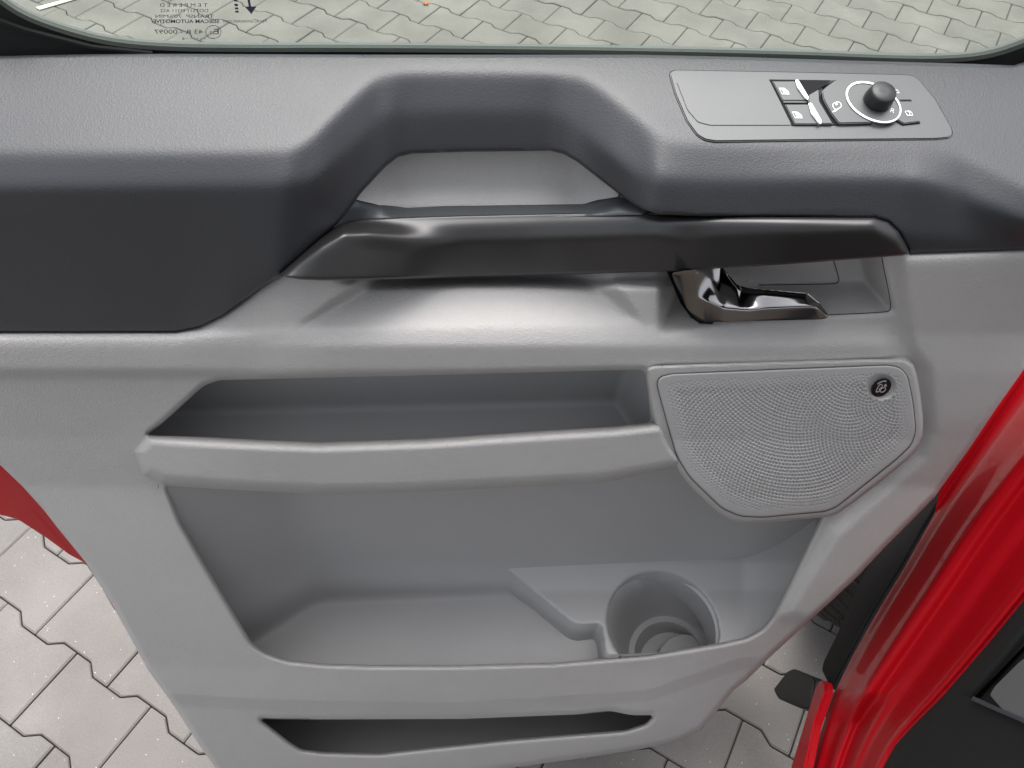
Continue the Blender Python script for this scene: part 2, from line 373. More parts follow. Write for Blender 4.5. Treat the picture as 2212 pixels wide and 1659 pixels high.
HANF=lambda X,Y:field(X,Y,[(k0,[(604,.396),(692,.414),(762,.436),(830,.441),(1150,.441),(1300,.431),(1500,.411),(1700,.394),(1888,.389),(1965,.384)]),
   (km,[(604,.394),(692,.408),(762,.426),(850,.4335),(1150,.4345),(1300,.4245),(1500,.4045),(1700,.388),(1888,.3835),(1965,.3825)]),
   (k1,[(604,.392),(692,.401),(760,.409),(870,.420),(980,.4285),(1150,.4285),(1300,.4185),(1500,.399),(1700,.384),(1888,.380),(1965,.381)]),
   (k1b,[(604,.390),(740,.402),(870,.416),(980,.4282),(1150,.428),(1300,.418),(1500,.3985),(1700,.3835),(1888,.3795),(1965,.3805)]),
   (k2,[(604,.385),(760,.392),(870,.408),(980,.4275),(1150,.4272),(1300,.4172),(1500,.398),(1700,.383),(1888,.379),(1965,.3805)])],ub=26)
sheet('grab_handle',M['trim'],HAN,HANF,st=2,sig=6.5,roll=5,rolld=.004,skirt=.012,parent=DOOR)
sheet('pull_shelf',M['shelf'],SHELF,lambda X,Y:(lambda w:w*(surf('pull_cup',X,np.minimum(Y,448))+.0015)+(1-w)*(surf('grab_handle',X,np.full(X.shape,473.))+.001))(np.clip((np.interp(X,[716,770,830,1380,1400],[500,480,473,462,466])-Y)/np.interp(X,[700,860,1260,1400],[55,28,24,50]),0,1)),st=3,sig=3,skirt=.006,parent=DOOR)
# ---- lower grey panel
H1=rnd([(318,940),(350,915),(440,833),(475,821),(900,811),(1310,800),(1392,799),(1400,850),(1405,912),(1328,921),(1141,932),(916,947),(691,955),(562,950),(450,944)],10)
POD=[(1394,800),(1402,791),(1420,788),(1700,779),(1935,773),(1960,777),(1978,792),(1990,860),(1996,930),(1984,968),(1950,1003),(1815,1108),(1790,1117),(1630,1131),(1590,1128),(1552,1110),(1475,1035),(1452,990),(1430,960),(1408,900)]
POD=chaikin(POD,1)
H2=rnd([(362,1051),(500,1058),(690,1067),(900,1063),(1300,1043),(1448,1012),(1490,1000),(1700,1040),(1800,1050),(1772,1118),(1700,1268),(1668,1330),(1645,1358),(1612,1376),(1560,1388),(1400,1414),(1200,1431),(1000,1436),(800,1436),(700,1433),(620,1425),(575,1410),(545,1390),(440,1215),(392,1130)],9)
H3=rnd([(562,1553),(700,1554),(1000,1553),(1250,1543),(1320,1536),(1365,1545),(1412,1545),(1395,1563),(1350,1577),(1100,1597),(900,1618),(820,1627),(700,1624),(650,1618),(622,1600)],8)
BEZ=[(1440,560),(1905,545),(1908,575),(1924,655),(1919,672),(1900,677),(1560,690),(1500,680)]
PANEL=[(-60,712),(380,712),(430,700),(480,675),(520,647),(560,615),(598,588),(700,560),(900,550),(1900,530),(1960,542),(2212,533),(2300,530),(2290,640),(2212,797),(2151,883),(2094,969),(2034,1052),(2019,1074),(1907,1187),(1851,1247),(1794,1300),(1757,1333),(1720,1367),(1663,1420),(1614,1468),(1585,1491),(1543,1543),(1513,1577),(1472,1597),(1441,1607),(1385,1618),(1291,1633),(1103,1659),(900,1690),(480,1690),(465,1659),(424,1600),(375,1524),(319,1446),(247,1314),(184,1213),(126,1142),(94,1101),(49,1051),(0,1004),(-60,950)]
BAR=[(290,975),(318,938),(562,950),(691,955),(916,947),(1141,932),(1328,921),(1410,912),(1490,903),(1520,1006),(1452,1016),(1300,1043),(900,1064),(690,1068),(500,1059),(350,1046),(310,1025)]
def pbase(X,Y):
    return field(X,Y,[(560,[(-60,.40),(560,.412),(1500,.412),(1900,.395),(2300,.388)]),(720,.393),(805,.386),(945,.380),(1050,.371),([(-60,1420),(600,1450),(1400,1440),(1700,1380),(2300,1200)],[(-60,.318),(600,.304),(1500,.303),(1800,.312),(2300,.34)]),
      ([(-60,1520),(600,1550),(1000,1553),(1320,1538),(1500,1510),(2300,1400)],[(-60,.295),(600,.284),(1400,.284),(2300,.30)]),(1690,.256)])
def panelf(X,Y):
    F=pbase(X,Y)
    # recess under the grab handle: back slopes, floor, left and right cheeks
    fl=(np.interp(X,[600,700,1380,1500],[712,708,700,696])-Y)*.00026
    lf=((X-622)*.60+(Y-722)*.80)*.0011          # left cheek along the slanted edge
    rt=((1392-X)*.62-(Y-705)*-.40)*.0006
    B=np.clip(np.minimum(np.minimum(fl,lf),np.minimum(rt,.06)),0,None)
    # recess of the release lever
    fl2=(np.interp(X,[1440,1560,1925],[720,700,678])-Y)*.00052
    rt2=((1932-X)*.95+(Y-670)*.22)*.0009
    lf2=(X-1425)*.0012
    B2=np.clip(np.minimum(np.minimum(fl2,rt2),np.minimum(lf2,.040)),0,None)
    F=F+np.maximum(B,B2)
    F=F+.022*np.clip((620-Y)/18,0,1)*np.interp(X,[720,800,1440,1470],[0,1,1,0])
    # band above the pockets stands 7 mm proud, slopes back under crease
    band=np.interp(Y,[700,742,748,802,816],[0,1,1.1,.9,0])
    F=F-.006*band*np.interp(X,[560,700,1900,1960],[.3,1,1,0])
    # left groove under the pad band
    F=F-.004*np.interp(Y,[716,724,800,815],[0,1,1,0])*np.interp(X,[400,600],[1,0])
    # raised flange right of speaker
    e=dline(X,Y,[(1935,560),(1955,700),(1972,760),(2000,800),(2010,930),(1990,985),(1800,1150),(1690,1330)])
    right=sdpoly(X,Y,[(1935,500),(1955,700),(1972,760),(2004,800),(2012,930),(1992,985),(1800,1150),(1690,1330),(2600,1600),(2600,500)])
    F=F-.006*np.clip(.5-right/26,0,1)
    # lower bend lines
    return F
def panelpost(X,Y):
    s=sdpoly(X,Y,BAR); tb=np.clip(-s/26,0,1); F=-.019*np.sqrt(tb*(2-tb))*(.5+.5*np.clip((X-285)/260,0,1)*(2-np.clip((X-285)/260,0,1)))
    F=F+.006*np.exp(-np.clip(sdpoly(X,Y,PAD),0,None)/9)
    # soft fold above the lower pocket
    f=np.interp(X,[400,600,1000,1400,1600],[1500,1512,1518,1490,1420])
    F=F+.003*np.clip((Y-f)/26,0,1)
    return F
sheet('door_panel',M['grey'],PANEL,panelf,st=2.2,sig=6,roll=13,rolld=.010,skirt=.012,holes=[H1,H2,H3,grow(POD,-14)],parent=DOOR,post=panelpost)
# ---- cavities
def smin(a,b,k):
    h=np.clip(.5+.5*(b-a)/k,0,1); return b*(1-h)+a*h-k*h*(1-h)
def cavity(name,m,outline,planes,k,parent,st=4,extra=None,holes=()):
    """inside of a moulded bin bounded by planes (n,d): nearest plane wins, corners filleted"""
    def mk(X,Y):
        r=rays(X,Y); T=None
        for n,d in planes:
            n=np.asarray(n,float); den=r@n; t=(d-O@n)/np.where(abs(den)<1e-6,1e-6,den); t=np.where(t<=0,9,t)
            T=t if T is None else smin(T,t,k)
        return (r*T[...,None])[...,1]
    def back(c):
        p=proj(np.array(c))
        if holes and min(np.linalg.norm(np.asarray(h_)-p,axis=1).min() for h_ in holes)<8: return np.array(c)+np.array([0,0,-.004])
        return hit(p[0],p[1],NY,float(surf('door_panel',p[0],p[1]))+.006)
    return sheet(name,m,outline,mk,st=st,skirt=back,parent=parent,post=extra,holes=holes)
def vplane(a,b):
    """vertical plane through two points on the plan, oriented away from the camera"""
    d=np.array(b)-np.array(a); n=np.array([d[1],-d[0],0.]); n/=np.linalg.norm(n); dd=n[:2]@np.array(a)
    if dd<0: n,dd=-n,-dd
    return (n,dd)
def at(u,v,n,d): return hit(np.array([float(u)]),np.array([float(v)]),n,d)[0]
zf1=at(1050,893,NY,.445)[2]
pb=at(1325,893,NY,.455); pf=at(1368,918,NZ,zf1)
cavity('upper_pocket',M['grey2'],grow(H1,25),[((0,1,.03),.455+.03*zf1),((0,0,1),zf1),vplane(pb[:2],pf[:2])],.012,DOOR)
zf2=at(900,1290,NY,.42)[2]
bl=at(690,1295,NZ,zf2); fl_=at(548,1385,NZ,zf2)
br=at(1560,1230,NZ,zf2+.06); fr=at(1660,1345,NZ,zf2+.06)
zp=zf2+.062; RC=.071; cc=at(1432,1349,NZ,zp); z1=zp-.115; c1=at(1447,1418,NZ,z1); c2=at(1487,1434,NZ,z1-.008)
tt=np.linspace(0,2*math.pi,48,endpoint=False); ch_=cc*.46+c1*.54
hpx=proj(np.stack([ch_[0]+.0675*np.cos(tt),ch_[1]+.0675*np.sin(tt),np.full(48,zf2)],1))
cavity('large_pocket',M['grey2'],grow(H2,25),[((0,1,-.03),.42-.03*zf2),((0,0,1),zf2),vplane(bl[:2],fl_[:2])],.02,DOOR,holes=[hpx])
zf3=at(1000,1700,NY,.262)[2]
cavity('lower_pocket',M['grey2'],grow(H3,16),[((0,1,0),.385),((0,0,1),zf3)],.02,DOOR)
# ---- cup holder console in the large pocket
rim=proj(np.stack([cc[0]+RC*np.cos(tt),cc[1]+RC*np.sin(tt),np.full(48,zp)],1))
PLAT=rnd([(1085,1222),(1300,1190),(1800,1110),(1735,1290),(1680,1370),(1630,1380),(1560,1391),(1400,1411),(1309,1417),(1299,1346),(1255,1352),(1235,1345)],14)
con=sheet('cup_console',M['grey2'],PLAT,lambda X,Y:np.full(X.shape,zp)+np.clip((X-1600)/160,0,1)**1.5*.10+np.clip(.02-np.clip((Y-1215)/60,0,1)*.02,0,.02),n=NZ,holes=[rim],st=3.5,sig=6,roll=7,rolld=-.005,skirt=.06,skdir=(0,0,-1),parent=DOOR)
def lathe(name,prof,c,m,parent,seg=48):
    V=[];F=[]
    for r,z in prof:
        for k in range(seg):
            a=2*math.pi*k/seg; V.append((c[0]+r*math.cos(a),max(c[1]+r*math.sin(a),c[1]-.046),z))
    for i in range(len(prof)-1):
        for k in range(seg): F.append((i*seg+k,i*seg+(k+1)%seg,(i+1)*seg+(k+1)%seg,(i+1)*seg+k))
    me=bpy.data.meshes.new(name); me.from_pydata(V,[],F); smooth(me,40); return link(name,me,m,parent)
def loft(name,rings,m,parent,seg=56,ymin=-9):
    V=[];F=[]
    for (c,r,z) in rings:
        for k in range(seg):
            a=2*math.pi*k/seg; V.append((c[0]+r*math.cos(a),max(c[1]+r*math.sin(a),ymin),z))
    for i in range(len(rings)-1):
        for k in range(seg): F.append((i*seg+k,i*seg+(k+1)%seg,(i+1)*seg+(k+1)%seg,(i+1)*seg+k))
    me=bpy.data.meshes.new(name); me.from_pydata(V,[],F); smooth(me,32); return link(name,me,m,parent)
ym=.312
cup=loft('cup_holder',[(cc,RC+.002,zp-.0055),(cc,RC-.0015,zp-.009),(cc*.5+c1*.5,.0655,(zp+z1)/2),(c1,.0605,z1+.006),(c1,.0575,z1),(c1,.0495,z1),(c1,.0485,z1-.002),(c1*.6+c2*.4,.0475,z1-.030),(c2,.0435,z1-.030),(c2,.0425,z1-.010),(c2,.0405,z1-.008),(c2,.0001,z1-.008)],M['grey2'],con,ymin=ym)
# ---- speaker pod and grille
sheet('speaker_surround',M['grey'],POD,lambda X,Y:field(X,Y,[(770,.378),(950,.366),(1140,.343)]),st=2.5,roll=8,rolld=.008,skirt=.045,skdir=(0,1,.1),parent=DOOR)
GR=rnd([(1419,830),(1425,815),(1450,808),(1700,798),(1920,789),(1945,795),(1960,812),(1972,870),(1978,930),(1968,962),(1935,993),(1808,1094),(1785,1104),(1650,1117),(1600,1115),(1560,1098),(1490,1030),(1462,985),(1446,930)],14)
GRF=lambda X,Y:field(X,Y,[(770,.3765),(950,.3645),(1140,.3415)])
def dimples(X,Y):
    F=np.zeros(X.shape); x0,y0=X[0,0],Y[0,0]; st=X[0,1]-X[0,0]
    cx,cy=1903,836; c=4.35
    ins=sdpoly(X,Y,GR); n=np.arange(1,40000); r=c*np.sqrt(n); a=n*2.399963
    px=cx+r*np.cos(a)*1.0; py=cy+r*np.sin(a)*.92
    k=(px>X.min()+5)&(px<X.max()-5)&(py>Y.min()+5)&(py<Y.max()-5)
    for x,y in zip(px[k],py[k]):
        i=int(round((x-x0)/st)); j=int(round((y-y0)/st)); di=ins[j,i]
        if di>-15 or math.hypot((x-1903)/34,(y-836)/31)<1: continue
        s=np.clip((-di-12)/30,.5,1)*2.9
        sl=(slice(max(j-4,0),j+5),slice(max(i-4,0),i+5))
        d2=(X[sl]-x)**2+((Y[sl]-y)*1.05)**2
        F[sl]+=.0018*s/2.9*np.exp(-d2/(s*s*.8))
    q=np.hypot((X-1903)/27,(Y-836)/24); F+=.0015*np.clip(1.25-q,0,.25)*4
    return F
gr=sheet('speaker_grille',M['gril'],GR,GRF,st=1.15,roll=4,rolld=.0015,skirt=.004,parent=DOOR,post=dimples)
strip('grille_gap',M['seam'],grow(GR,1.0),1.3,NY,np.array([float(GRF(np.array([[p[0]]]),np.array([[p[1]]]))[0,0]) for p in np.vstack([grow(GR,1.5),grow(GR,1.5)[:1]])])+.0004,0.0002,gr,closed=True)
bd=float(GRF(np.array([[1903.]]),np.array([[836.]]))[0,0])-.0008
NB=(0,-1,0)
bdg=plate('speaker_badge',M['blk'],ell(1903,836,24,16.5,-.62),NB,-bd,.0012,gr,bev=.0004)
QB=lambda L:[(1814.4+x*.0625,777.6+y*.0625) for x,y in L]
for L,cl in (([(1240,1110),(1290,980),(1350,870),(1420,830),(1475,880),(1440,950),(1340,1010),(1385,1035),(1345,1090),(1240,1110)],0),([(1600,830),(1550,865),(1520,895),(1590,915),(1615,880),(1550,860)],0),([(1290,830),(1400,765),(1520,728),(1600,732)],0)):
    strip('badge_lettering',M['logo'],chaikin(QB(L),1,False),1.7,NB,-bd,.0002,bdg,base=.0015)
strip('badge_lettering',M['logo'],ell(*QB([(1485,1030)])[0],6.6,4.0,-.6,k=20),1.7,NB,-bd,.0002,bdg,closed=True,base=.0015)
# ---- window glass, seals, frame
GY=.52
def solidglass():
    m=bpy.data.materials.new('tinted_glass'); m.use_nodes=True; N=m.node_tree.nodes; L=m.node_tree.links; N.clear()
    o=N.new('ShaderNodeOutputMaterial'); t=N.new('ShaderNodeBsdfTransparent'); t.inputs[0].default_value=(.92,.96,.92,1)
    g=N.new('ShaderNodeBsdfGlossy'); g.inputs['Roughness'].default_value=.02; g.inputs[0].default_value=(.9,1,.95,1)
    f=N.new('ShaderNodeFresnel'); f.inputs[0].default_value=1.35; mx=N.new('ShaderNodeMixShader')
    L.new(f.outputs[0],mx.inputs[0]); L.new(t.outputs[0],mx.inputs[1]); L.new(g.outputs[0],mx.inputs[2]); L.new(mx.outputs[0],o.inputs[0]); return m
GL=[(-30,-80),(2400,-80),(2400,40),(2212,100),(2132,116),(2038,120),(1757,116),(1382,106),(830,104),(469,104),(319,98),(225,86),(150,68),(75,40),(10,0)]
glass=plate('window_glass',solidglass(),GL,(0,-1,0),-GY,.001,DOOR)
EDGE=chaikin([(-60,-70),(22,0),(75,29),(150,55),(225,75),(319,87),(469,92),(830,91),(1382,98),(1757,107),(1900,114),(2038,116),(2132,107),(2212,79),(2300,40)],2,False)
def band(p,a,b):
    p=np.asarray(p); t=np.gradient(p,axis=0); t/=np.linalg.norm(t,axis=1)[:,None]; n=np.stack([-t[:,1],t[:,0]],1)
    return np.vstack([p+n*a,(p+n*b)[::-1]])
plate('glass_run_seal',M['seal2'],band(EDGE,0,6),(0,-1,0),-(GY-.004),.004,DOOR)
plate('glass_run_lip',M['seal'],band(EDGE,5,14),(0,-1,0),-(GY-.008),.004,DOOR)
FR=np.vstack([EDGE+np.array([0,9.]),np.array([(2300,160),(2190,150),(1850,140),(1382,126),(830,126),(340,124),(0,130),(-60,130),(-90,60),(-90,-70)])])
plate('window_frame',M['rub'],FR,(0,-1,0),-(GY-.006),.004,DOOR)
strip('frame_rib',M['rub'],[(-60,20),(60,62),(200,98),(330,112)],5,(0,-1,0),-(GY-.012),.003,DOOR)
# glass marks (printed, seen from inside = mirrored)
ND=(0,-1,0)
def gt(b,cx,cy,h,w_,bold=0): text('glass_lettering',b,cx,cy,h,w_,ND,-GY,M['ink'],glass,mirror=True,bold=bold,base=.0014)
gt('T E M P E R E D',397,11,7.5,103); gt('DOT511 M311 AS2',398,23,7,103)

gt('TRANSP  70%MIN',399,35,7,126); gt('SISECAM AUTOMOTIVE',402,46,8,143,.02); gt('43 R - 00097',386,68.5,9,105); gt('E',467,68,12,11); gt('17',457,71.5,7,8)
gt('6',396,83,6,5); gt('. . . . . .',423,83.5,2,40); gt('FordConnected.com',529,45,7,93)
strip('approval_ring',M['ink'],ell(461,69,16.5,14,0,k=32),1.1,ND,-GY,.0002,glass,closed=True,base=.0014)
plate('arrow_mark',M['ink'],[(529,14),(554,14),(543,30)],ND,-GY,.0002,glass,base=.0014)
strip('arrow_mark',M['ink'],[(534,-20),(540,15)],5,ND,-GY,.0002,glass,base=.0014)
for a,b in ((-8,3),(8,13),(16,20),(23,27)): plate('dash_mark',M['ink'],[(505+a*.12,a),(512+a*.12,a),(513+b*.12,b),(506+b*.12,b)],ND,-GY,.0002,glass,base=.0014)
# ---- release lever
BZ=lambda pts:surf('door_panel',np.array(pts)[:,0],np.array(pts)[:,1])
def seam(pts,wd,parent,surfname='door_panel',m='seam',name='seam'):
    p=chaikin(pts,2,False); d=surf(surfname,p[:,0],p[:,1])-.0006
    return strip(name,M[m],p,wd,NY,d,.0002,parent)
seam([(1905,556),(1908,575),(1922,640),(1925,668),(1915,675),(1790,680)],1.8,DOOR)
seam([(1800,560),(1812,600),(1812,610),(1800,614),(1640,616)],1.8,DOOR)
LEV=rnd([(1452,589),(1558,574),(1580,601),(1594,616),(1616,622),(1743,633),(1757,638),(1771,656),(1790,680),(1786,688),(1769,690),(1524,696),(1506,690),(1484,666),(1453,600)],5)
LF=lambda X,Y:field(X,Y,[
 ([(1440,588),(1558,574),(1594,615),(1616,621),(1743,633),(1790,675)],[(1450,.394),(1500,.401),(1558,.418),(1594,.408),(1650,.399),(1743,.396),(1790,.392)]),
 ([(1440,592),(1560,580),(1600,630),(1620,635),(1743,643),(1790,678)],[(1450,.393),(1500,.400),(1558,.416),(1594,.402),(1650,.3935),(1743,.3915),(1790,.388)]),
 ([(1440,610),(1500,640),(1535,652),(1565,664),(1620,668),(1765,660),(1790,682)],[(1450,.392),(1500,.394),(1530,.392),(1560,.388),(1650,.3855),(1770,.385),(1790,.385)]),
 ([(1440,640),(1484,672),(1522,698),(1769,691),(1790,686)],[(1450,.391),(1500,.388),(1560,.383),(1650,.382),(1770,.382),(1790,.384)])])
lev=sheet('release_lever',M['dkchr'],LEV,LF,st=1.6,sig=2.6,skirt=.010,parent=DOOR)
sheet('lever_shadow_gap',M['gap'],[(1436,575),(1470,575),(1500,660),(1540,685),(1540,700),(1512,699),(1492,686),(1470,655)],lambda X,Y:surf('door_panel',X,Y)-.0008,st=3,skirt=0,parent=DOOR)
# ---- switch panel on the sill
BZL=[(1446,163),(1448,156),(1457,152),(1682,156),(1955,162),(1972,165),(1985,174),(2020,216),(2054,276),(2058,290),(2050,299),(2020,302),(1700,305),(1545,307),(1522,303),(1505,293),(1483,263),(1458,205)]
BZL=rnd(BZL,5,2)
sw=plate('switch_panel',M['bez'],BZL,NS,DS,.0010,DOOR,bev=.0008,base=-.0002)
strip('seam',M['gap'],grow(BZL,.3),1.3,NS,DS,.0002,sw,closed=True)
Q=lambda L:[(1641.7+x*.15625,129.6+y*.15625) for x,y in L]
B=.0010
plate('storage_recess',M['bez'],rnd(Q([(-1160,290),(130,278),(440,905),(-690,905),(-860,860),(-1000,700)]),6),NS,DS,.0003,sw,bev=.00025,base=B)
plate('switch_well',M['gap'],Q([(130,272),(1110,285),(1170,292),(1260,345),(1480,300),(1880,330),(2105,580),(2215,880),(1970,905),(1870,845),(1570,840),(1530,900),(440,908)]),NS,DS,.0003,sw,base=B)
def wbtn(L,ic):
    b=plate('window_switch',M['btn'],rnd(Q(L),2,2),NS,DS,.0016,sw,bev=.0005,base=B)
    x,y=ic
    plate('window_icon',M['white'],Q([(x,y),(x+75,y),(x+135,y+45),(x+148,y+90),(x+45,y+88)]),NS,DS,.0002,b,base=B+.0017)
    plate('window_icon_pane',M['btn'],Q([(x+18,y+14),(x+38,y+14),(x+72,y+72),(x+50,y+72)]),NS,DS,.0002,b,base=B+.00195)
    return b
wbtn([(160,312),(490,312),(630,580),(300,580)],(258,388)); wbtn([(335,632),(650,632),(800,905),(470,905)],(438,718))
for L in ([(468,310),(505,305),(648,545),(640,585),(610,575),(500,420)],[(648,630),(690,628),(830,875),(820,918),(790,910),(690,780)]):
    plate('chrome_bar',M['chrome'],rnd(Q(L),3),NS,DS,.003,sw,bev=.0008,base=B)
plate('divider',M['btn'],Q([(310,587),(630,587),(640,604),(318,604)]),NS,DS,.0012,sw,base=B)
plate('switch_cheek',M['bez'],Q([(650,590),(660,510),(840,405),(980,300),(1020,296),(800,440),(808,600),(990,905),(830,905)]),NS,DS,.0020,sw,bev=.0005,base=B)
mb=plate('mirror_button',M['btn'],rnd(Q([(835,460),(900,400),(1020,310),(1150,297),(1250,350),(1180,420),(1160,520),(1250,680),(1480,810),(1565,838),(1520,895),(1340,900),(1070,905),(960,760),(860,580)]),4),NS,DS,.0024,sw,bev=.0007,base=B)
MI=Q([(1000,610),(1040,590),(1075,578),(1115,600),(1128,645),(1090,670),(1040,692),(1012,660)])
strip('mirror_icon',M['white'],chaikin(MI,1),1.6,NS,DS,.0002,mb,closed=True,base=B+.0025)
plate('mirror_icon',M['white'],Q([(1000,728),(1010,705),(1085,682),(1050,710)]),NS,DS,.0002,mb,base=B+.0025)
plate('mirror_icon',M['white'],[(1641.7+1055*.15625+2.6*math.cos(t),129.6+612*.15625+2.6*math.sin(t)) for t in np.linspace(0,6.28,9)[:-1]],NS,DS,.0002,mb,base=B+.0025)
b1=plate('child_lock_button',M['btn'],rnd(Q([(1560,305),(1860,332),(2090,575),(1800,575),(1600,420)]),2,2),NS,DS,.0016,sw,bev=.0005,base=B)
b2=plate('child_lock_button',M['btn'],rnd(Q([(1900,588),(2100,588),(2205,868),(1975,898),(1800,800)]),2,2),NS,DS,.0016,sw,bev=.0005,base=B)
strip('lock_icon',M['white'],Q([(2005,712),(2060,706),(2100,735),(2112,765),(2035,768)]),1.5,NS,DS,.0002,b2,closed=True,base=B+.0017)
strip('lock_icon',M['white'],Q([(2055,708),(2075,768)]),1.3,NS,DS,.0002,b2,base=B+.0017)
strip('lock_icon',M['white'],Q([(1840,415),(1895,418),(1925,455),(1860,458)]),1.5,NS,DS,.0002,b1,closed=True,base=B+.0017)
plate('lock_icon',M['white'],[(1641.7+1795*.15625+3.4*math.cos(t),129.6+395*.15625+2.9*math.sin(t)) for t in np.linspace(0,6.28,10)[:-1]],NS,DS,.0002,b1,base=B+.0017)
RC_=Q([(1560,598)])[0]
ring=ell(RC_[0],RC_[1],62.5,36.5,.47,k=64)
dial=plate('mirror_dial',M['btn'],ell(RC_[0],RC_[1],64.5,38.5,.47,k=64),NS,DS,.0026,sw,bev=.0005,base=B)
strip('chrome_ring',M['chrome'],ring,3.6,NS,DS,.0012,dial,closed=True,base=B+.002)
text('dial_lettering','R',RC_[0]+43,RC_[1]+16,9,9,NS,DS,M['white'],dial,rot=.35,base=B+.0028)
plate('dial_dot',M['white'],[(1641.7+1815*.15625+2*math.cos(t),129.6+597*.15625+1.8*math.sin(t)) for t in np.linspace(0,6.28,9)[:-1]],NS,DS,.0002,dial,base=B+.0027)
# knob: real cylinder standing on the sill
nn=Vector(NS).normalized()
kc=Vector(at(1641.7+1585*.15625,129.6+610*.15625,NS,DS)); sc=.86*(Vector(at(1641.7+1815*.15625,129.6+560*.15625,NS,DS))-Vector(at(1641.7+1385*.15625,129.6+560*.15625,NS,DS))).length/2
bm=bmesh.new(); q=nn.to_track_quat('Z','Y').to_matrix()
prof=[(sc*.98,.004),(sc*1.02,.0052),(sc*1.0,.0065),(sc*.95,.0105),(sc*.90,.0125),(sc*.80,.0134),(sc*.3,.0136),(0.0002,.0136)]
prev=None
for r,z in prof:
    rg=[bm.verts.new(kc+q@Vector((r*math.cos(t),r*math.sin(t),z))) for t in np.linspace(0,2*math.pi,48,endpoint=False)]
    if prev:
        for k in range(48): bm.faces.new((prev[k],prev[(k+1)%48],rg[(k+1)%48],rg[k]))
    prev=rg
me=bpy.data.meshes.new('mirror_knob'); bm.to_mesh(me); bm.free(); smooth(me,60)
kn=link('mirror_knob',me,M['knob'],dial)
# ---- outer skin of the door (red) seen past the left edge, and the shell that closes the back
sk=sheet('outer_skin',M['red'],[(-60,900),(120,1000),(230,1150),(280,1300),(262,1322),(247,1317),(215,1262),(184,1216),(150,1198),(94,1157),(37,1121),(0,1112),(-60,1098)],lambda X,Y:.40+.00004*(X-100),st=4,skirt=.006,parent=DOOR)
plate('door_shell',M['dark'],[(-60,235),(2212,250),(2150,760),(1990,1030),(1780,1240),(1640,1350),(480,1350),(330,1290),(190,1060),(60,930),(-60,880)],NY,.498,.03,DOOR)
# ================================================================ VAN BODY
VAN=thing('van','red van body beside the opened door, with glossy door pillar and black sill trim','van')
A3=[at(2212,900,NZ,.92),at(2019,1080,NZ,.72),at(1790,1480,NZ,.42)]
pn=np.cross(A3[1]-A3[0],A3[2]-A3[0]); pn/=np.linalg.norm(pn)
if pn@(O-A3[0])<0: pn=-pn
VX=np.array([1.0,0,0])
# tilt so that the sill face looks up and towards the doorway
pn=np.array(pn); pd=pn@A3[0]
print('van plane',pn,pd,A3)
LEFT=[(2420,540),(2212,835),(2110,980),(2019,1110),(1950,1232),(1888,1333),(1840,1420),(1800,1500),(1770,1590),(1752,1659),(1735,1740)]
RIGHT=[(2330,1150),(2212,1296),(2132,1393),(2038,1502),(1967,1573),(1933,1611),(1907,1659),(1880,1720)]
LEFTS=chaikin(LEFT,3,False); RIGHTS=chaikin(RIGHT,3,False)
def redf(X,Y):
    a=dline(X,Y,LEFTS); b=dline(X,Y,RIGHTS); s=a/(a+b+1e-6)
    p=np.interp(s,[0,.06,.22,.30,.40,.45,.58,.70,.78,.88,.95,1],[-.012,0,.004,.012,.004,-.004,-.008,-.016,-.010,.008,.010,.0])
    p+=np.interp(Y,[1500,1560],[0,1])*np.interp(s,[0,.1,.25,.45,.6,1],[.0,-.01,-.022,-.022,0,0])
    return pd+p
RED=LEFT+[(1700,1760)]+[(1860,1760)]+RIGHT[::-1]
RED=[(2460,400),(2120,800),(2040,1000)]+LEFT[3:]+RIGHT[::-1]+[(2460,1000)]
pil=sheet('door_pillar',M['red'],RED,redf,n=pn,st=2.5,sig=5,skirt=.03,parent=VAN)
plate('sill_flange',M['red'],rnd([(1790,1472),(1799,1479),(1800,1500),(1775,1570),(1757,1659),(1745,1720),(1712,1720),(1727,1659),(1757,1560),(1778,1490)],6),pn,pd,.012,VAN,bev=.004,base=-.002)
STR=[(2036,1050),(2019,1074),(1907,1187),(1828,1363),(1791,1434),(1789,1460),(1806,1494),(1824,1452),(1888,1335),(1967,1208),(2001,1148),(2024,1072)]
plate('pillar_strip',M['dark'],rnd([(2060,1020),(1950,1110),(1897,1200),(1826,1363),(1791,1434),(1787,1456),(1806,1494),(1828,1452),(1892,1335),(1971,1208),(2005,1148),(2060,1060)],6),pn,pd,.01,VAN,bev=.003,base=-.035)
WS=RIGHT[::-1]+[(2400,1060),(2400,1200),(2212,1395),(2140,1470),(2050,1560),(2000,1640),(1960,1720)]
def wsf(X,Y):
    a=dline(X,Y,RIGHT); return pd+.012+.010*np.sin(np.clip(a/62,0,1)*math.pi)
sheet('weather_strip',M['rub'],WS,wsf,n=pn,st=3.5,sig=4,skirt=.03,parent=VAN)
TR=[(1990,1740),(2050,1560),(2140,1470),(2212,1395),(2400,1200),(2450,1900),(1900,1900)]
sheet('sill_trim',M['dark'],TR,lambda X,Y:pd+.014+.004*np.sin(X/60),n=pn,st=6,sig=10,roll=20,rolld=-.01,skirt=.02,parent=VAN)
plate('seat_base_cover',M['dark'],rnd([(2109,1513),(2300,1592),(2350,1800),(1960,1800),(2000,1650)],8),pn,pd,.02,VAN,bev=.004,base=.018)
strip('cover_edge',M['shelf'],[(2110,1512),(2150,1530),(2300,1594)],9,pn,pd,.004,VAN,base=.037)
plate('seat_fabric',M['fabric'],rnd([(2164,1512),(2176,1492),(2230,1440),(2340,1360),(2360,1640),(2200,1552)],6),pn,pd,.010,VAN,bev=.003,base=.030)
buf=plate('door_buffer',M['blk'],rnd([(1704,1503),(1738,1461),(1750,1458),(1800,1478),(1790,1550),(1765,1545),(1712,1522)],8),pn,pd,.03,VAN,bev=.006,base=-.03)
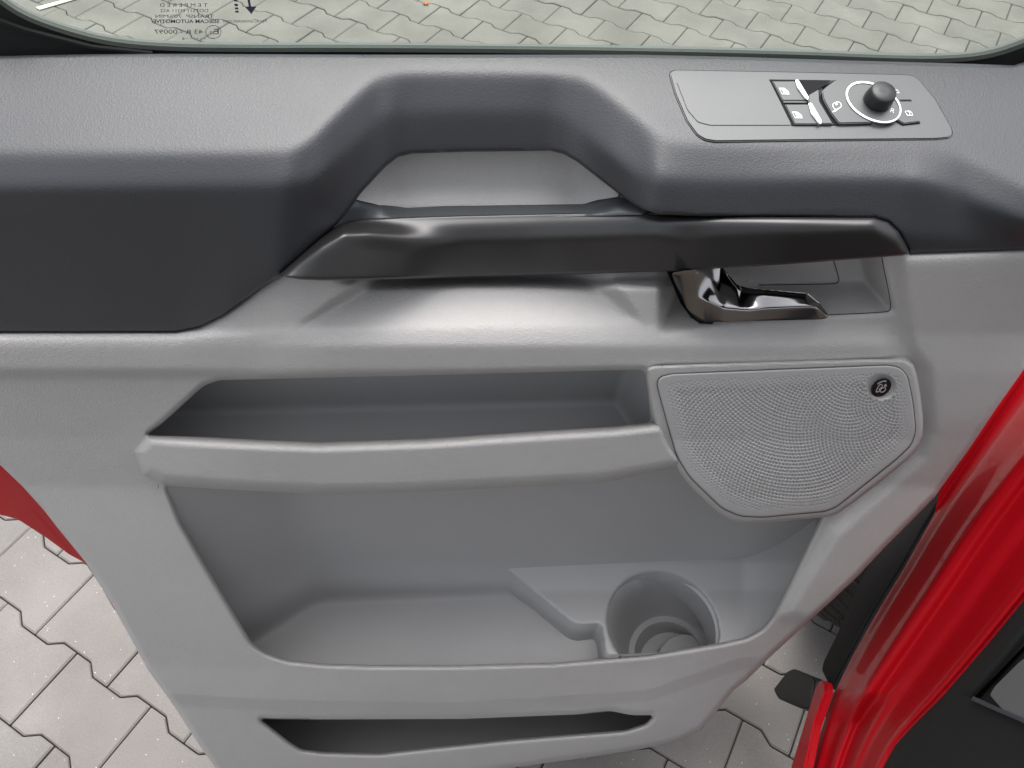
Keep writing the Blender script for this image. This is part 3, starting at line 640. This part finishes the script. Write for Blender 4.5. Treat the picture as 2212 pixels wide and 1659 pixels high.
# wheel
fwd=np.array(A3[0]-A3[2]); fwd[2]=0; fwd/=np.linalg.norm(fwd); lat=np.array([fwd[1],-fwd[0],0])   # lat points away from the door
if lat@np.array([-1,0,0])>0: lat=-lat
wp=at(1850,1290,NZ,.60)
print('fwd',fwd,'lat',lat,'wp',wp)
R_=.335; wcen=np.array([.67,.50,0])+fwd*.30+lat*.06; wcen[2]=R_
def wheel():
    V=[];F=[];n=180; W=.1
    prof=[(-W,.21),(-W-.008,.27),(-W+.004,.312),(-W+.02,.328),(-.05,.334),(-.044,.326),(-.036,.326),(-.03,.335),(-.004,.336),(0,.328),(.004,.336),(.03,.335),(.036,.326),(.044,.326),(.05,.334),(W-.02,.328),(W-.004,.312),(W+.008,.27),(W,.21)]
    for i in range(n*2):
        a=2*math.pi*i/(n*2); cut=(i%6)<1
        for x,r in prof:
            rr=r-(.007 if cut and r>.32 else 0)
            p=wcen+lat*x+fwd*(rr*math.cos(a+x*1.2))+np.array([0,0,1])*(rr*math.sin(a+x*1.2)); V.append(p)
    m_=len(prof); N2=n*2
    for i in range(N2):
        for k in range(m_-1): F.append((i*m_+k,((i+1)%N2)*m_+k,((i+1)%N2)*m_+k+1,i*m_+k+1))
    me=bpy.data.meshes.new('tyre'); me.from_pydata([tuple(v) for v in V],[],F); smooth(me,30); link('tyre',me,M['tyre'],VAN)
wheel()

# ---- unseen rest of the van round the doorway, added mainly for its shade (beside and behind the photographer)
HG=np.array([.66,.52]); LA=lat[:2]; FD=fwd[:2]
def vbox(name,s0,s1,l0,l1,z0,z1,m,bev=.01):
    bm=bmesh.new(); c=[]
    for z in (z0,z1):
        for s_,l_ in ((s0,l0),(s1,l0),(s1,l1),(s0,l1)):
            p=HG+FD*s_+LA*l_; c.append(bm.verts.new((p[0],p[1],z)))
    for f in ((0,1,2,3),(4,5,6,7),(0,1,5,4),(1,2,6,5),(2,3,7,6),(3,0,4,7)): bm.faces.new([c[i] for i in f])
    bmesh.ops.recalc_face_normals(bm,faces=bm.faces); bmesh.ops.bevel(bm,geom=list(bm.edges),offset=bev,segments=3,affect='EDGES')
    me=bpy.data.meshes.new(name); bm.to_mesh(me); bm.free(); smooth(me,30); return link(name,me,m,VAN)
vbox('unseen_roof',-3.6,-.15,.40,1.9,1.93,1.99,M['dark'],.03)  # out of view, put in to shade the door and pavers
vbox('unseen_side_wall',-3.6,-2.2,.02,.08,.35,1.93,M['dark'],.02)
vbox('cab_floor',-3.6,.3,.30,1.8,.40,.46,M['dark'],.02)


vbox('unseen_side_sill',-3.6,-.5,.02,.30,.18,.40,M['dark'],.03)  # out of view, added to darken the ground beside the van

o=plate('painted_line',mat('road_paint',(.75,.72,.62),.7,.3,var=.1),[(78,17),(200,-16),(208,-14),(86,22)],NZ,0,.003,None,base=.002); o['kind']='structure'
